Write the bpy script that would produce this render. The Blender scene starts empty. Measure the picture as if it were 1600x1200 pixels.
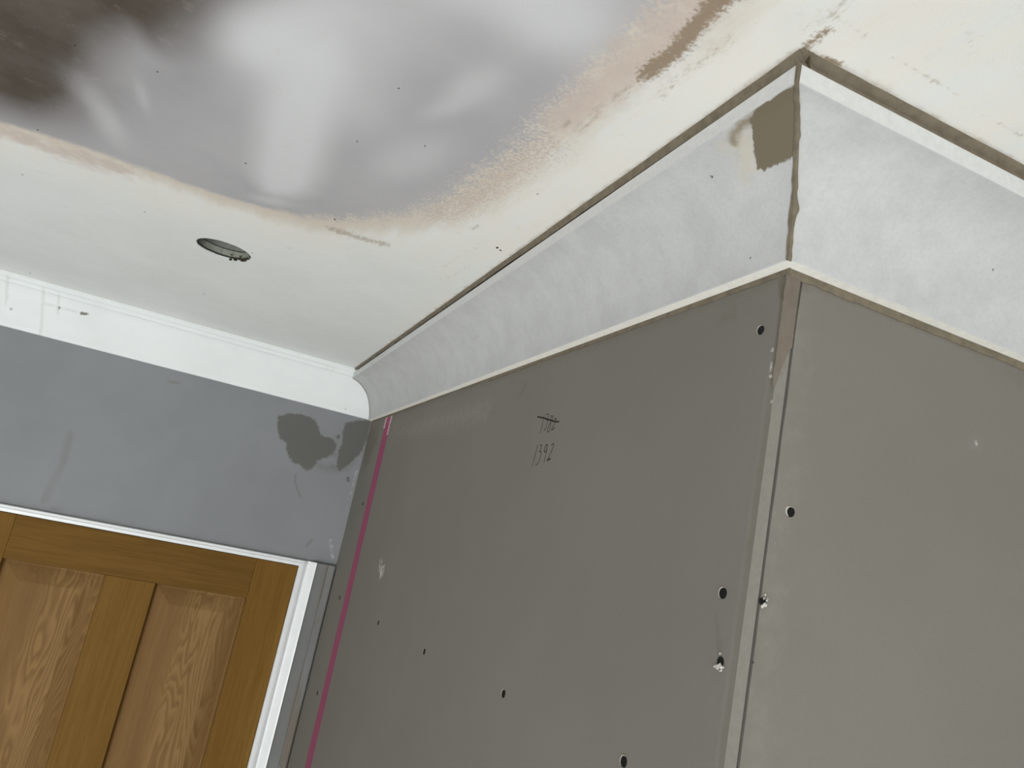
import bpy, bmesh, math, random
import numpy as np
from mathutils import Vector, Matrix
random.seed(4)
SC = bpy.context.scene
COL = SC.collection
H = 2.53                      # ceiling height
L = 1.627                     # depth of the boxed-in corner
# ------------------------------------------------------------------ camera
CAMP = np.array([-0.4119, -2.1282, H - 0.4011])
FPX = 1213.85
R = np.array([[0.9018974, -0.38325821, 0.19923409],      # right
              [0.26379209, 0.12345965, -0.95664594],     # down
              [0.34204503, 0.91535286, 0.21244842]])     # forward
cd = bpy.data.cameras.new('camera')
cam = bpy.data.objects.new('camera', cd); COL.objects.link(cam)
cd.sensor_width = 36; cd.lens = 36 * FPX / 1600; cd.clip_start = 0.01
M = Matrix(((R[0][0], -R[1][0], -R[2][0], CAMP[0]),
            (R[0][1], -R[1][1], -R[2][1], CAMP[1]),
            (R[0][2], -R[1][2], -R[2][2], CAMP[2]), (0, 0, 0, 1)))
cam.matrix_world = M
SC.camera = cam
# ------------------------------------------------------------------ world, lights, exposure
w = bpy.data.worlds.new('room_daylight'); SC.world = w; w.use_nodes = True
w.node_tree.nodes['Background'].inputs[0].default_value = (0.95, 0.98, 1.0, 1)
w.node_tree.nodes['Background'].inputs[1].default_value = 0.14
def area(name, loc, target, sx, sy, power, col):
    l = bpy.data.lights.new(name, 'AREA'); l.shape = 'RECTANGLE'; l.size = sx; l.size_y = sy
    l.energy = power; l.color = col
    o = bpy.data.objects.new(name, l); COL.objects.link(o); o.location = loc
    o.rotation_euler = (Vector(target) - Vector(loc)).to_track_quat('-Z', 'Y').to_euler()
    return o
area('low_work_light', (-2.0, -5.4, 0.30), (-0.2, -0.8, 2.4), 2.0, 1.4, 180, (0.97, 0.995, 1.0))
sl = bpy.data.lights.new('floor_bounce_spot', 'SPOT'); sl.energy = 900; sl.color = (0.97, 0.99, 1.0); sl.spot_size = math.radians(105); sl.spot_blend = 0.6; sl.shadow_soft_size = 0.06
so = bpy.data.objects.new('floor_bounce_spot', sl); COL.objects.link(so); so.location = (-1.55, -2.75, 2.42)   # added unseen spot; its bounce off the pale floor brightens the ceiling
SC.view_settings.view_transform = 'Standard'; SC.view_settings.look = 'None'
SC.view_settings.exposure = 0.0; SC.view_settings.gamma = 1.0
SC.view_settings.use_curve_mapping = False

# ------------------------------------------------------------------ helpers
def ray(u, v):
    d = R.T @ np.array([(u - 800) / FPX, (v - 600) / FPX, 1.0]); return d / np.linalg.norm(d)
def on(u, v, ax, val):
    """point of the room surface (coordinate ax = val) seen at photo pixel u, v"""
    d = ray(u, v); t = (val - CAMP[ax]) / d[ax]; return CAMP + t * d
def on_ceil(u, v): p = on(u, v, 2, H); return (p[0], p[1])
def on_back(u, v): p = on(u, v, 1, 0); return (p[0], p[2])
def on_left(u, v): p = on(u, v, 0, 0); return (p[1], p[2])
def on_front(u, v): p = on(u, v, 1, -L); return (p[0], p[2])

def lin(c):
    r = []
    for x in c[:3]:
        x /= 255.0
        r.append(x / 12.92 if x <= 0.04045 else ((x + 0.055) / 1.055) ** 2.4)
    return (*r, 1)

def tag(o, label=None, cat=None, group=None, kind=None):
    if label: o['label'] = label
    if cat: o['category'] = cat
    if group: o['group'] = group
    if kind: o['kind'] = kind
    return o
def mesh_obj(name, verts, faces, mats, parent=None, midx=None, smooth=False):
    me = bpy.data.meshes.new(name); me.from_pydata([tuple(map(float, v)) for v in verts], [], faces)
    for m in (mats if isinstance(mats, (list, tuple)) else [mats]): me.materials.append(m)
    if midx is not None: me.polygons.foreach_set('material_index', midx)
    if smooth: me.polygons.foreach_set('use_smooth', [True] * len(me.polygons))
    me.update()
    o = bpy.data.objects.new(name, me); COL.objects.link(o)
    if parent is not None: o.parent = parent
    return o
def bm_obj(name, bm, mat, parent=None, smooth=False):
    bmesh.ops.recalc_face_normals(bm, faces=bm.faces)
    me = bpy.data.meshes.new(name); bm.to_mesh(me); bm.free()
    me.materials.append(mat)
    if smooth: me.polygons.foreach_set('use_smooth', [True] * len(me.polygons))
    o = bpy.data.objects.new(name, me); COL.objects.link(o)
    if parent is not None: o.parent = parent
    return o
def box(bm, x0, x1, y0, y1, z0, z1, bev=0.0):
    vs = [bm.verts.new(p) for p in ((x0, y0, z0), (x1, y0, z0), (x1, y1, z0), (x0, y1, z0), (x0, y0, z1), (x1, y0, z1), (x1, y1, z1), (x0, y1, z1))]
    fs = [bm.faces.new([vs[i] for i in f]) for f in ((3, 2, 1, 0), (4, 5, 6, 7), (0, 1, 5, 4), (1, 2, 6, 5), (2, 3, 7, 6), (3, 0, 4, 7))]
    if bev:
        es = list({e for f in fs for e in f.edges})
        bmesh.ops.bevel(bm, geom=es, offset=bev, segments=2, affect='EDGES', profile=0.6)
def attr(o, name, arr):
    a = o.data.attributes.new(name, 'FLOAT', 'POINT'); a.data.foreach_set('value', np.asarray(arr, np.float32))

# 2-D stain shapes, in the metres of their own surface
def sdf(P, poly):
    poly = np.array(poly, float); d = np.full(len(P), 1e9); ins = np.zeros(len(P), bool)
    n = len(poly)
    for i in range(n):
        a = poly[i]; b = poly[(i + 1) % n]; e = b - a; wv = P - a
        t = np.clip((wv @ e) / max(e @ e, 1e-12), 0, 1)
        q = wv - t[:, None] * e; d = np.minimum(d, np.einsum('ij,ij->i', q, q))
        c = (a[1] <= P[:, 1]) != (b[1] <= P[:, 1])
        den = e[1] if abs(e[1]) > 1e-12 else 1e-12
        xi = a[0] + (P[:, 1] - a[1]) / den * e[0]
        ins ^= c & (P[:, 0] < xi)
    d = np.sqrt(d); return np.where(ins, d, -d)
def line_d(P, pts):
    pts = np.array(pts, float); d = np.full(len(P), 1e9)
    for a, b in zip(pts[:-1], pts[1:]):
        e = b - a; wv = P - a; t = np.clip((wv @ e) / max(e @ e, 1e-12), 0, 1)
        q = wv - t[:, None] * e; d = np.minimum(d, np.sqrt(np.einsum('ij,ij->i', q, q)))
    return d
def edge(d, wdt): return np.clip(0.5 + d / (2 * wdt), 0, 1)
def sm(x): x = np.clip(x, 0, 1); return x * x * (3 - 2 * x)
def ell(P, c, a, b):
    """soft ellipse with centre c and the ends of its two half axes a, b"""
    c = np.array(c); A = np.stack([np.array(a) - c, np.array(b) - c], 1)
    q = (P - c) @ np.linalg.inv(A).T
    return np.exp(-1.2 * np.einsum('ij,ij->i', q, q) ** 1.3)

def hsh(*k):
    x = math.sin(sum((i + 1) * 12.9898 * v for i, v in enumerate(k))) * 43758.5453; return x - math.floor(x)
def vnoise(x, seed=0.0):
    i = math.floor(x); f = x - i; f = f * f * (3 - 2 * f)
    return hsh(i, seed) * (1 - f) + hsh(i + 1, seed) * f

# ------------------------------------------------------------------ materials
class N:
    def __init__(s, name, rough=0.7, spec=0.3):
        s.m = bpy.data.materials.new(name); s.m.use_nodes = True; s.t = s.m.node_tree
        s.b = s.t.nodes['Principled BSDF']; s.b.inputs['Roughness'].default_value = rough
        s.b.inputs['Specular IOR Level'].default_value = spec
        s.tc = s.t.nodes.new('ShaderNodeTexCoord').outputs['Object']
    def new(s, t): return s.t.nodes.new(t)
    def link(s, a, b): s.t.links.new(a, b)
    def noise(s, scale, detail=4, rough=0.6, vec=(1, 1, 1), rot=(0, 0, 0), dist=0.0, src=None):
        mp = s.new('ShaderNodeMapping'); mp.inputs['Scale'].default_value = vec; mp.inputs['Rotation'].default_value = rot
        s.link(src or s.tc, mp.inputs[0])
        n = s.new('ShaderNodeTexNoise'); n.inputs['Scale'].default_value = scale; n.inputs['Detail'].default_value = detail
        n.inputs['Roughness'].default_value = rough; n.inputs['Distortion'].default_value = dist
        s.link(mp.outputs[0], n.inputs['Vector']); return n.outputs[0]
    def math(s, op, a, b=None, c=None, clamp=False):
        n = s.new('ShaderNodeMath'); n.operation = op; n.use_clamp = clamp
        for i, x in enumerate((a, b, c)):
            if x is None: continue
            if isinstance(x, (int, float)): n.inputs[i].default_value = x
            else: s.link(x, n.inputs[i])
        return n.outputs[0]
    def ramp(s, f, lo, hi, smooth=True):
        n = s.new('ShaderNodeMapRange'); n.interpolation_type = 'SMOOTHSTEP' if smooth else 'LINEAR'
        n.inputs[1].default_value = lo; n.inputs[2].default_value = hi; s.link(f, n.inputs[0]); return n.outputs[0]
    def mix(s, f, a, b, mode='MIX'):
        n = s.new('ShaderNodeMix'); n.data_type = 'RGBA'; n.blend_type = mode
        if isinstance(f, (int, float)): n.inputs[0].default_value = f
        else: s.link(f, n.inputs[0])
        for sk, x in ((n.inputs[6], a), (n.inputs[7], b)):
            if isinstance(x, tuple): sk.default_value = x
            else: s.link(x, sk)
        return n.outputs[2]
    def attr(s, name):
        n = s.new('ShaderNodeAttribute'); n.attribute_name = name; return n.outputs['Fac']
    def layer(s, base, name, col, noi=None, amp=0.0, soft=0.06, k=1.0):
        """a stain: mask attribute, its edge broken up by noise"""
        f = s.attr(name)
        if noi is not None: f = s.math('ADD', f, s.math('MULTIPLY', s.math('SUBTRACT', noi, 0.5), amp))
        f = s.ramp(f, 0.5 - soft, 0.5 + soft)
        if k != 1: f = s.math('MULTIPLY', f, k)
        return s.mix(f, base, col)
    def bump(s, h, strength, dist=0.002):
        n = s.new('ShaderNodeBump'); n.inputs['Strength'].default_value = strength; n.inputs['Distance'].default_value = dist
        s.link(h, n.inputs['Height']); s.link(n.outputs[0], s.b.inputs['Normal'])
    def done(s, col):
        if isinstance(col, tuple): s.b.inputs['Base Color'].default_value = col
        else: s.link(col, s.b.inputs['Base Color'])
        return s.m
def plain(name, c, rough=0.7, spec=0.3, var=0.08, scale=60, bump=0.0):
    n = N(name, rough, spec); c = lin(c)
    f = n.noise(scale, 5)
    col = n.mix(n.ramp(f, 0.3, 0.7), tuple([x * (1 - var) for x in c[:3]] + [1]), tuple([min(1, x * (1 + var)) for x in c[:3]] + [1]))
    if bump: n.bump(f, bump)
    return n.done(col)

# palette: diffuse colours of the things themselves
C_CEIL = (232, 232, 224); C_BOARD = (125, 121, 113)
def mat_ceiling():
    n = N('painted_and_skimmed_ceiling', 0.75, 0.2)
    fine = n.noise(900, 3); mid = n.noise(45, 6, 0.65); big = n.noise(5, 4)
    stroke = n.noise(26, 6, 0.7, (0.35, 1.6, 1), (0, 0, 0.75)); speck = n.noise(260, 3, 0.7)
    stroke2 = n.noise(30, 6, 0.7, (1, 0.18, 1), (0, 0, 0.10))
    base = n.mix(n.ramp(big, 0.3, 0.7), lin((230, 232, 227)), lin((237, 238, 234)))
    base = n.mix(n.math('MULTIPLY', n.attr('cream'), n.ramp(stroke2, 0.25, 0.7)), base, lin((238, 234, 223)))
    base = n.layer(base, 'tan', lin((213, 201, 184)), stroke2, 1.1, 0.42, 0.8)
    base = n.layer(base, 'mott', lin((194, 176, 161)), speck, 1.7, 0.25, 0.6)
    sk = n.mix(n.ramp(big, 0.35, 0.65), lin((176, 174, 175)), lin((184, 182, 182)))
    f = n.ramp(n.math('ADD', n.attr('skim'), n.math('ADD', n.math('MULTIPLY', n.math('SUBTRACT', mid, 0.5), 0.6), n.math('MULTIPLY', n.math('MULTIPLY', n.math('SUBTRACT', speck, 0.5), 1.0), n.attr('ragged')))), 0.28, 0.72)
    col = n.mix(f, base, sk)
    col = n.mix(n.math('MULTIPLY', n.attr('pale_blotch'), f), col, lin((217, 217, 216)))  # paler blotches and a long streak over the skim
    col = n.mix(n.math('MULTIPLY', n.attr('damp'), f), col, n.mix(n.ramp(n.noise(9, 4, 0.6), 0.3, 0.7), lin((80, 71, 62)), lin((100, 92, 84))))
    col = n.layer(col, 'pink', lin((206, 190, 177)), mid, 1.6, 0.4, 0.75)
    col = n.layer(col, 'brown', lin((158, 140, 119)), speck, 0.9, 0.16)
    col = n.layer(col, 'edging', lin((150, 130, 106)), mid, 0.8, 0.3, 0.8)
    col = n.layer(col, 'scrape', lin((178, 165, 146)), n.noise(120, 6, 0.8, (1.6, 0.6, 1), (0, 0, 0.7)), 1.9, 0.22, 0.7)
    col = n.mix(n.ramp(fine, 0.3, 0.7), n.mix(0.05, col, (0, 0, 0, 1)), col)
    n.bump(n.math('ADD', n.math('MULTIPLY', stroke, 0.6), n.math('MULTIPLY', mid, 0.5)), 0.12, 0.002)
    return n.done(col)
def mat_back():
    n = N('grey_wall_paint', 0.6, 0.3)
    mid = n.noise(70, 5, 0.65); big = n.noise(4, 3); st = n.noise(40, 5, 0.6, (1, 1, 0.12), (0, 0.22, 0))
    col = n.mix(n.ramp(big, 0.3, 0.7), lin((130, 132, 133)), lin((136, 138, 139)))
    col = n.layer(col, 'scuff', lin((116, 116, 110)), st, 0.8, 0.35, 0.75)
    col = n.layer(col, 'chalk', lin((196, 198, 196)), mid, 1.2, 0.2, 0.7)
    col = n.layer(col, 'halo', lin((115, 116, 114)), mid, 0.7, 0.3, 0.9)
    col = n.layer(col, 'damp', lin((98, 97, 93)), n.noise(130, 6, 0.75), 1.3, 0.14)
    n.bump(n.noise(320, 3), 0.06, 0.001)
    return n.done(col)
def mat_board(name, stains=True):
    n = N(name, 0.85, 0.15)
    fib = n.noise(300, 4, 0.7); mid = n.noise(60, 5, 0.65); big = n.noise(3, 3)
    c = lin(C_BOARD)
    col = n.mix(n.ramp(big, 0.3, 0.7), tuple(x * 0.96 for x in c[:3]) + (1,), tuple(x * 1.03 for x in c[:3]) + (1,))
    col = n.mix(n.math('MULTIPLY', n.ramp(fib, 0.35, 0.65), 0.12), col, tuple(x * 0.72 for x in c[:3]) + (1,))
    if stains:
        col = n.layer(col, 'pale', lin((150, 147, 138)), mid, 0.8, 0.4, 0.6)
        col = n.layer(col, 'smear_shade', lin((114, 109, 98)), mid, 0.8, 0.3, 0.85)
        col = n.layer(col, 'dab', lin((108, 101, 88)), mid, 0.6, 0.12)
        col = n.layer(col, 'chalk', lin((206, 204, 198)), mid, 1.3, 0.15, 0.8)
        col = n.layer(col, 'fleck', lin((50, 46, 38)), mid, 0.3, 0.1)
    n.bump(fib, 0.08, 0.0008)
    return n.done(col)
def mat_cove():
    n = N('new_cove_paper', 0.8, 0.2)
    fib = n.noise(260, 4, 0.7); cl = n.noise(22, 5, 0.7); mid = n.noise(120, 4, 0.65)
    col = n.mix(n.ramp(cl, 0.3, 0.7), lin((188, 188, 186)), lin((198, 198, 196)))
    col = n.mix(n.math('MULTIPLY', n.ramp(fib, 0.4, 0.7), 0.14), col, lin((150, 149, 145)))
    col = n.layer(col, 'wash', lin((196, 189, 173)), mid, 0.7, 0.35, 0.85)
    col = n.layer(col, 'streak', lin((142, 132, 112)), mid, 0.9, 0.32, 0.9)
    col = n.layer(col, 'smear_shade', lin((116, 107, 89)), mid, 0.75, 0.12)
    col = n.layer(col, 'fleck', lin((58, 54, 46)), mid, 0.25, 0.1)
    col = n.layer(col, 'scuff', lin((168, 167, 162)), mid, 0.7, 0.3, 0.8)
    return n.done(col)
def mat_oldcove():
    n = N('old_cornice_gloss', 0.55, 0.2)
    mid = n.noise(90, 5, 0.65)
    col = n.mix(n.ramp(n.noise(6, 3), 0.3, 0.7), lin((227, 230, 228)), lin((233, 236, 234)))
    col = n.layer(col, 'drip', lin((206, 208, 203)), mid, 0.6, 0.35, 0.8)
    col = n.layer(col, 'fleck', lin((120, 116, 104)), mid, 0.9, 0.2)
    return n.done(col)
def mat_oak(name, axis, dark, light, cath=False):
    n = N(name, 0.62, 0.12)
    sc = {'z': (1, 1, 0.05), 'x': (0.05, 1, 1)}[axis]
    g = n.noise(170, 5, 0.7, sc); g2 = n.noise(22, 4, 0.6, sc)
    f = n.math('ADD', n.math('MULTIPLY', g, 0.6), n.math('MULTIPLY', g2, 0.4))
    col = n.mix(n.ramp(f, 0.35, 0.65), lin(dark), lin(light))
    if cath:     # cathedral figure in the middle of each panel
        wob = n.noise(3.4, 3, 0.5, (2.6, 1, 0.42)); fine = n.noise(40, 4, 0.65, (1, 1, 0.12))
        sx = n.new('ShaderNodeSeparateXYZ'); n.link(n.tc, sx.inputs[0])
        d = n.math('ADD', n.math('MULTIPLY', wob, 27.0), n.math('ADD', n.math('MULTIPLY', sx.outputs[0], 58.0), n.math('MULTIPLY', fine, 1.7)))
        r = n.math('FRACT', d)
        r = n.math('MULTIPLY', n.ramp(r, 0.0, 0.7), n.math('SUBTRACT', 1.0, n.ramp(r, 0.72, 1.0)))
        ph = n.math('FRACT', n.math('DIVIDE', n.math('ADD', sx.outputs[0], 0.275), 0.332))
        wz = n.math('ADD', ph, n.math('MULTIPLY', n.math('SUBTRACT', n.noise(3, 2, 0.5, (1.0, 1, 0.5)), 0.5), 0.35))
        zone = n.math('MULTIPLY', n.ramp(wz, 0.20, 0.34), n.math('SUBTRACT', 1.0, n.ramp(wz, 0.58, 0.68)))
        col = n.mix(n.math('MULTIPLY', n.math('MULTIPLY', r, zone), 0.55), col, lin((152, 121, 78)))
    n.bump(g, 0.10, 0.0006)
    return n.done(col)

MC = mat_ceiling(); MB = mat_back(); MBD = mat_board('plasterboard_paper'); MCV = mat_cove(); MOC = mat_oldcove()
M_LIP = plain('cove_plaster_edge', (232, 229, 219), 0.8, 0.2, 0.05, 150)
M_LIPT = plain('cove_paper_lip', (212, 212, 209), 0.8, 0.2, 0.04, 150)
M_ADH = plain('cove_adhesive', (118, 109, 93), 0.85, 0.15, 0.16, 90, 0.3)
M_ADH_LIT = plain('cove_adhesive_lit', (132, 123, 108), 0.85, 0.15, 0.14, 90, 0.3)
M_ADH_SHADE = plain('cove_adhesive_shaded', (88, 78, 62), 0.9, 0.1, 0.2, 120, 0.3)
M_FIL = plain('joint_filler_brown', (118, 109, 98), 0.85, 0.15, 0.07, 60)
M_EDGE = plain('board_edge_paper', (133, 129, 121), 0.85, 0.15, 0.05, 200)
M_VOID = plain('void_timber', (44, 38, 30), 0.95, 0.05, 0.2, 20)
M_STUD = plain('stud_timber', (70, 58, 44), 0.9, 0.1, 0.2, 30)
M_WHITE = plain('white_gloss_wood', (236, 238, 237), 0.28, 0.5, 0.02, 20)
M_BLACK = plain('black_phosphate', (14, 13, 13), 0.6, 0.3, 0.3, 300)
M_TORN = plain('torn_plaster', (206, 203, 194), 0.9, 0.1, 0.1, 300, 0.4)
M_TORNG = plain('torn_paper_grey', (186, 182, 170), 0.9, 0.1, 0.1, 300, 0.4)
M_PINK = plain('magenta_tape', (150, 76, 104), 0.75, 0.2, 0.10, 220)
M_PINKL = plain('pale_pink_tape', (196, 160, 164), 0.75, 0.2, 0.08, 220)
M_PEN = plain('pencil_line', (44, 44, 38), 0.7, 0.2, 0.1, 300)
M_FLOOR = plain('pale_floor_boards', (188, 188, 189), 0.6, 0.3, 0.08, 8)
M_HOLE1 = plain('ceiling_board_core', (150, 152, 140), 0.9, 0.1, 0.12, 180, 0.3)
M_HOLE2 = plain('upper_ceiling_board', (128, 130, 122), 0.9, 0.1, 0.12, 180, 0.3)
M_PLAIN = plain('plain_wall_paint', (206, 206, 202), 0.8, 0.2, 0.03, 6)
M_STILE = mat_oak('oak_stile', 'z', (108, 77, 28), (121, 89, 38))
M_RAIL = mat_oak('oak_rail', 'x', (98, 70, 24), (113, 83, 34))
M_PANEL = mat_oak('oak_panel', 'z', (116, 87, 50), (127, 97, 58), True)

# ------------------------------------------------------------------ floor and ceiling
bm = bmesh.new(); box(bm, -3.2, 2.4, -6.4, 0.2, -0.05, 0.0)
tag(bm_obj('floor', bm, M_FLOOR), 'pale floor of the room, below the photograph', 'floor', kind='structure')

def ax_list(segs):
    r = []
    for a, b, st in segs:
        n = max(1, int(round((b - a) / st))); r += [a + (b - a) * i / n for i in range(n)]
    r.append(segs[-1][1]); return np.array(r)
xs = ax_list([(-3.2, -1.2, 0.25), (-1.2, 0.42, 0.0054), (0.42, 2.4, 0.25)])
ys = ax_list([(-4.6, -2.05, 0.25), (-2.05, 0.0, 0.0056), (0.0, 0.2, 0.1)])
HC = np.array([-0.462, -0.760]); HR = 0.0452
i0, i1 = np.searchsorted(xs, HC[0] - 0.053), np.searchsorted(xs, HC[0] + 0.053)
j0, j1 = np.searchsorted(ys, HC[1] - 0.053), np.searchsorted(ys, HC[1] + 0.053)
nx, ny = len(xs), len(ys)
G = np.stack(np.meshgrid(xs, ys, indexing='ij'), -1).reshape(-1, 2)
P = G
# stain masks
skim_px = [(-60, 168), (0, 190), (60, 207), (130, 230), (200, 254), (280, 283), (340, 304), (400, 321), (470, 337), (540, 341), (600, 338), (650, 330),
           (700, 306), (745, 272), (790, 244), (830, 212), (862, 172), (900, 140), (925, 108), (960, 80), (1000, 44), (1040, 10), (1080, -40), (1100, -120), (300, -260), (-200, -200)]
skim = sdf(P, [on_ceil(*p) for p in skim_px])
a_skim = np.clip(0.5 + skim / 0.044, 0, 1.8)
lft0 = sm((-0.30 - G[:, 0]) / 0.15); a_skim = a_skim * lft0 + (1 - lft0) * np.clip(0.5 + skim / 0.09, 0, 1.8)
lft = sm((-0.30 - G[:, 0]) / 0.15)                       # 1 on the left part of the skim edge
a_tan = edge(skim + 0.030 + 0.012 * (1 - lft), 0.032) 
a_cream = np.clip(edge(skim + 0.13, 0.10) + sm((G[:, 0] + 0.20) / 0.18) * sm((-0.35 - G[:, 1]) / 0.5), 0, 1)
mott = line_d(P, [on_ceil(*p) for p in [(690, 335), (740, 308), (800, 262), (850, 225)]])
a_mott = 0.56 * np.exp(-(mott / 0.035) ** 2)
pink = line_d(P, [on_ceil(*p) for p in [(880, 190), (930, 150), (985, 95), (1030, 50), (1080, 10), (1130, -40)]])
a_pink = 0.8 * np.exp(-(pink / 0.026) ** 2) 
pk2 = line_d(P, [on_ceil(*p) for p in [(-40, 192), (40, 218), (110, 242), (180, 262)]])
a_pink = np.maximum(a_pink, 0.8 * np.exp(-(pk2 / 0.03) ** 2))
def e(c, a, b): return ell(P, on_ceil(*c), on_ceil(*a), on_ceil(*b))
cap_poly = [(396, 282), (392, 262), (398, 225), (405, 175), (422, 115), (440, 70), (525, 55), (542, 110), (528, 170), (516, 225), (503, 272), (488, 300), (462, 309), (432, 307), (408, 299)]
cap = sdf(P, [on_ceil(*p) for p in cap_poly])
pale_blotch = [0.9 * sm(0.5 + cap / (0.0075 + 0.035 * sm((-0.95 - G[:, 1]) / 0.2))) * (0.72 + 0.28 * sm(cap / 0.03)),
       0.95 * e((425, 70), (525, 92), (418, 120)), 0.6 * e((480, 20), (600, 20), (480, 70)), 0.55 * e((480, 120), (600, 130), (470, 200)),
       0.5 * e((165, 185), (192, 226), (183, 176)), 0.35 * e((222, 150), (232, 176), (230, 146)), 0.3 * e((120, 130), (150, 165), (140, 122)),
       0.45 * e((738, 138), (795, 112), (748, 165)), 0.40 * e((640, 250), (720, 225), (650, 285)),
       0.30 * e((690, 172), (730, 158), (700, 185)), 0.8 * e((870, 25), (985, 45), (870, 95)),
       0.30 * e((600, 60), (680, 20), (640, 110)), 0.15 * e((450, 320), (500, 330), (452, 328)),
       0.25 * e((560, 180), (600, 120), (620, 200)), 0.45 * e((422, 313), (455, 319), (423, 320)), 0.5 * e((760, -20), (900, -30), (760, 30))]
a_pale_blotch = np.clip(1 - np.prod([1 - d for d in pale_blotch], 0), 0, 1)
dpoly = sdf(P, [on_ceil(*p) for p in [(-300, -300), (600, -300), (420, -40), (338, 4), (318, 30), (280, 50), (240, 62), (200, 38), (150, 50), (110, 84), (60, 120), (0, 140), (-200, 160)]])
a_damp = np.clip(1.0 * sm(0.60 + dpoly / (0.085 + 0.07 * sm((-0.62 - G[:, 0]) / 0.1))) + 0.6 * e((60, 140), (150, 170), (60, 200)) + 0.25 * e((150, 120), (220, 160), (120, 190)) + 0.16 * e((290, 110), (360, 90), (290, 160)), 0, 1)
a_damp *= 1 - 0.8 * a_pale_blotch * sm(0.6 - dpoly / 0.06)
brown_px = [(1165, -10), (1142, 5), (1118, 22), (1095, 50), (1072, 80), (1050, 98), (1030, 112), (1018, 122), (996, 126), (1002, 108), (1020, 92), (1040, 80), (1056, 62), (1070, 42), (1086, 24), (1110, -10)]
a_brown = edge(sdf(P, [on_ceil(*p) for p in brown_px]) + 0.0012, 0.012)
gedge = np.minimum(line_d(P, [(-0.0885, 0), (-0.0885, -L - 0.0885)]), line_d(P, [(-0.0885, -L - 0.0885), (1, -L - 0.0885)]))
a_edge = 0.6 * np.exp(-(gedge / 0.0055) ** 2)
tuf = line_d(P, [on_ceil(*p) for p in [(1258, 74), (1275, 60), (1294, 47)]])
a_brown = np.maximum(a_brown, 0.62 * np.exp(-(tuf / 0.007) ** 2))
tuf = line_d(P, [on_ceil(*p) for p in [(1265, 84), (1295, 94), (1320, 101)]])
a_brown = np.maximum(a_brown, 0.75 * np.exp(-(tuf / 0.004) ** 2))
a_scr = np.zeros(len(P))
for pts, wd, k in [([(520, 358), (545, 366), (570, 374), (600, 381)], .014, .68), ([(735, 358), (748, 352)], .006, .6), ([(690, 440), (740, 410)], .008, .35),
                   ([(1030, 150), (1060, 122), (1110, 85), (1140, 62)], 0.008, .42), ([(875, 198), (890, 192)], .005, .7), ([(900, 205), (940, 170), (985, 135)], .007, .5),
                   ([(690, 418), (760, 378)], .006, .3), ([(1290, 20), (1400, 90), (1600, 215)], .003, .45), ([(1260, 40), (1330, 0)], .01, .35), ([(1500, 40), (1540, 100)], .008, .25)]:
    a_scr = np.maximum(a_scr, k * np.exp(-(line_d(P, [on_ceil(*p) for p in pts]) / wd) ** 2))
SPECKS = [(777, 387, .0045), (782, 391, .0035), (59, 203, .004), (117, 71, .003), (384, 255, .004), (35, 273, .004), (226, 331, .004), (523, 343, .005), (394, 395, .004),
                (47, 427, .006), (320, 458, .004), (623, 138, .003), (664, 228, .003), (558, 221, .003), (318, 460, .004), (246, 112, .003), (840, 303, .003)]
verts = [(x, y, H) for x, y in G]
faces = []
for i in range(nx - 1):
    for j in range(ny - 1):
        if i0 <= i < i1 and j0 <= j < j1: continue
        a = i * ny + j; faces.append((a, a + 1, a + ny + 1, a + ny))
loop = [i * ny + j0 for i in range(i0, i1)] + [i1 * ny + j for j in range(j0, j1)] + [i * ny + j1 for i in range(i1, i0, -1)] + [i0 * ny + j for j in range(j1, j0, -1)]
nl = len(loop); base = len(verts); angs = []
for k, vi in enumerate(loop):
    d = G[vi] - HC; an = math.atan2(d[1], d[0]); angs.append(an)
    rr = HR + 0.0011 * (vnoise(an * 9 + 40, 3) - 0.5) + 0.0006 * (vnoise(an * 25 + 90, 5) - 0.5)
    verts.append((HC[0] + rr * math.cos(an), HC[1] + rr * math.sin(an), H))
for k in range(nl):
    k2 = (k + 1) % nl; faces.append((loop[k], loop[k2], base + k2, base + k))
b2 = len(verts)
for k in range(nl): v = verts[base + k]; verts.append((v[0], v[1], H + 0.0018))
for k in range(nl):
    k2 = (k + 1) % nl; faces.append((base + k, base + k2, b2 + k2, b2 + k))
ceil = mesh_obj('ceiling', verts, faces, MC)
tag(ceil, 'white ceiling with a patch of grey and damp plaster skim', 'ceiling', kind='structure')
ext = 2 * nl
for nm, arr in (('skim', a_skim), ('tan', a_tan), ('cream', a_cream), ('mott', a_mott), ('pink', a_pink), ('pale_blotch', a_pale_blotch), ('damp', a_damp), ('brown', a_brown), ('ragged', 1 - lft), ('edging', a_edge), ('scrape', a_scr)):
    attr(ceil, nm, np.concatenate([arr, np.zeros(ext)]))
bm = bmesh.new()
for k, (u, v, r) in enumerate(SPECKS):                  # dark grit stuck in the paint
    x, y = on_ceil(u, v); r *= 0.42 if k > 1 else 0.9; a = random.random() * 6; q = 0.5 if k < 2 else 0.8
    bmesh.ops.create_icosphere(bm, subdivisions=1, radius=1, matrix=Matrix.Translation((x, y, H)) @ Matrix.Rotation(a, 4, 'Z') @ Matrix.Diagonal((r, r * q, 0.0006, 1)))
o = bm_obj('paint_grit', bm, plain('dark_grit', (66, 58, 48), 0.9, 0.1, 0.2, 200), ceil); o['kind'] = 'stuff'; o['label'] = 'dark specks of grit in the ceiling paint'
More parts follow.
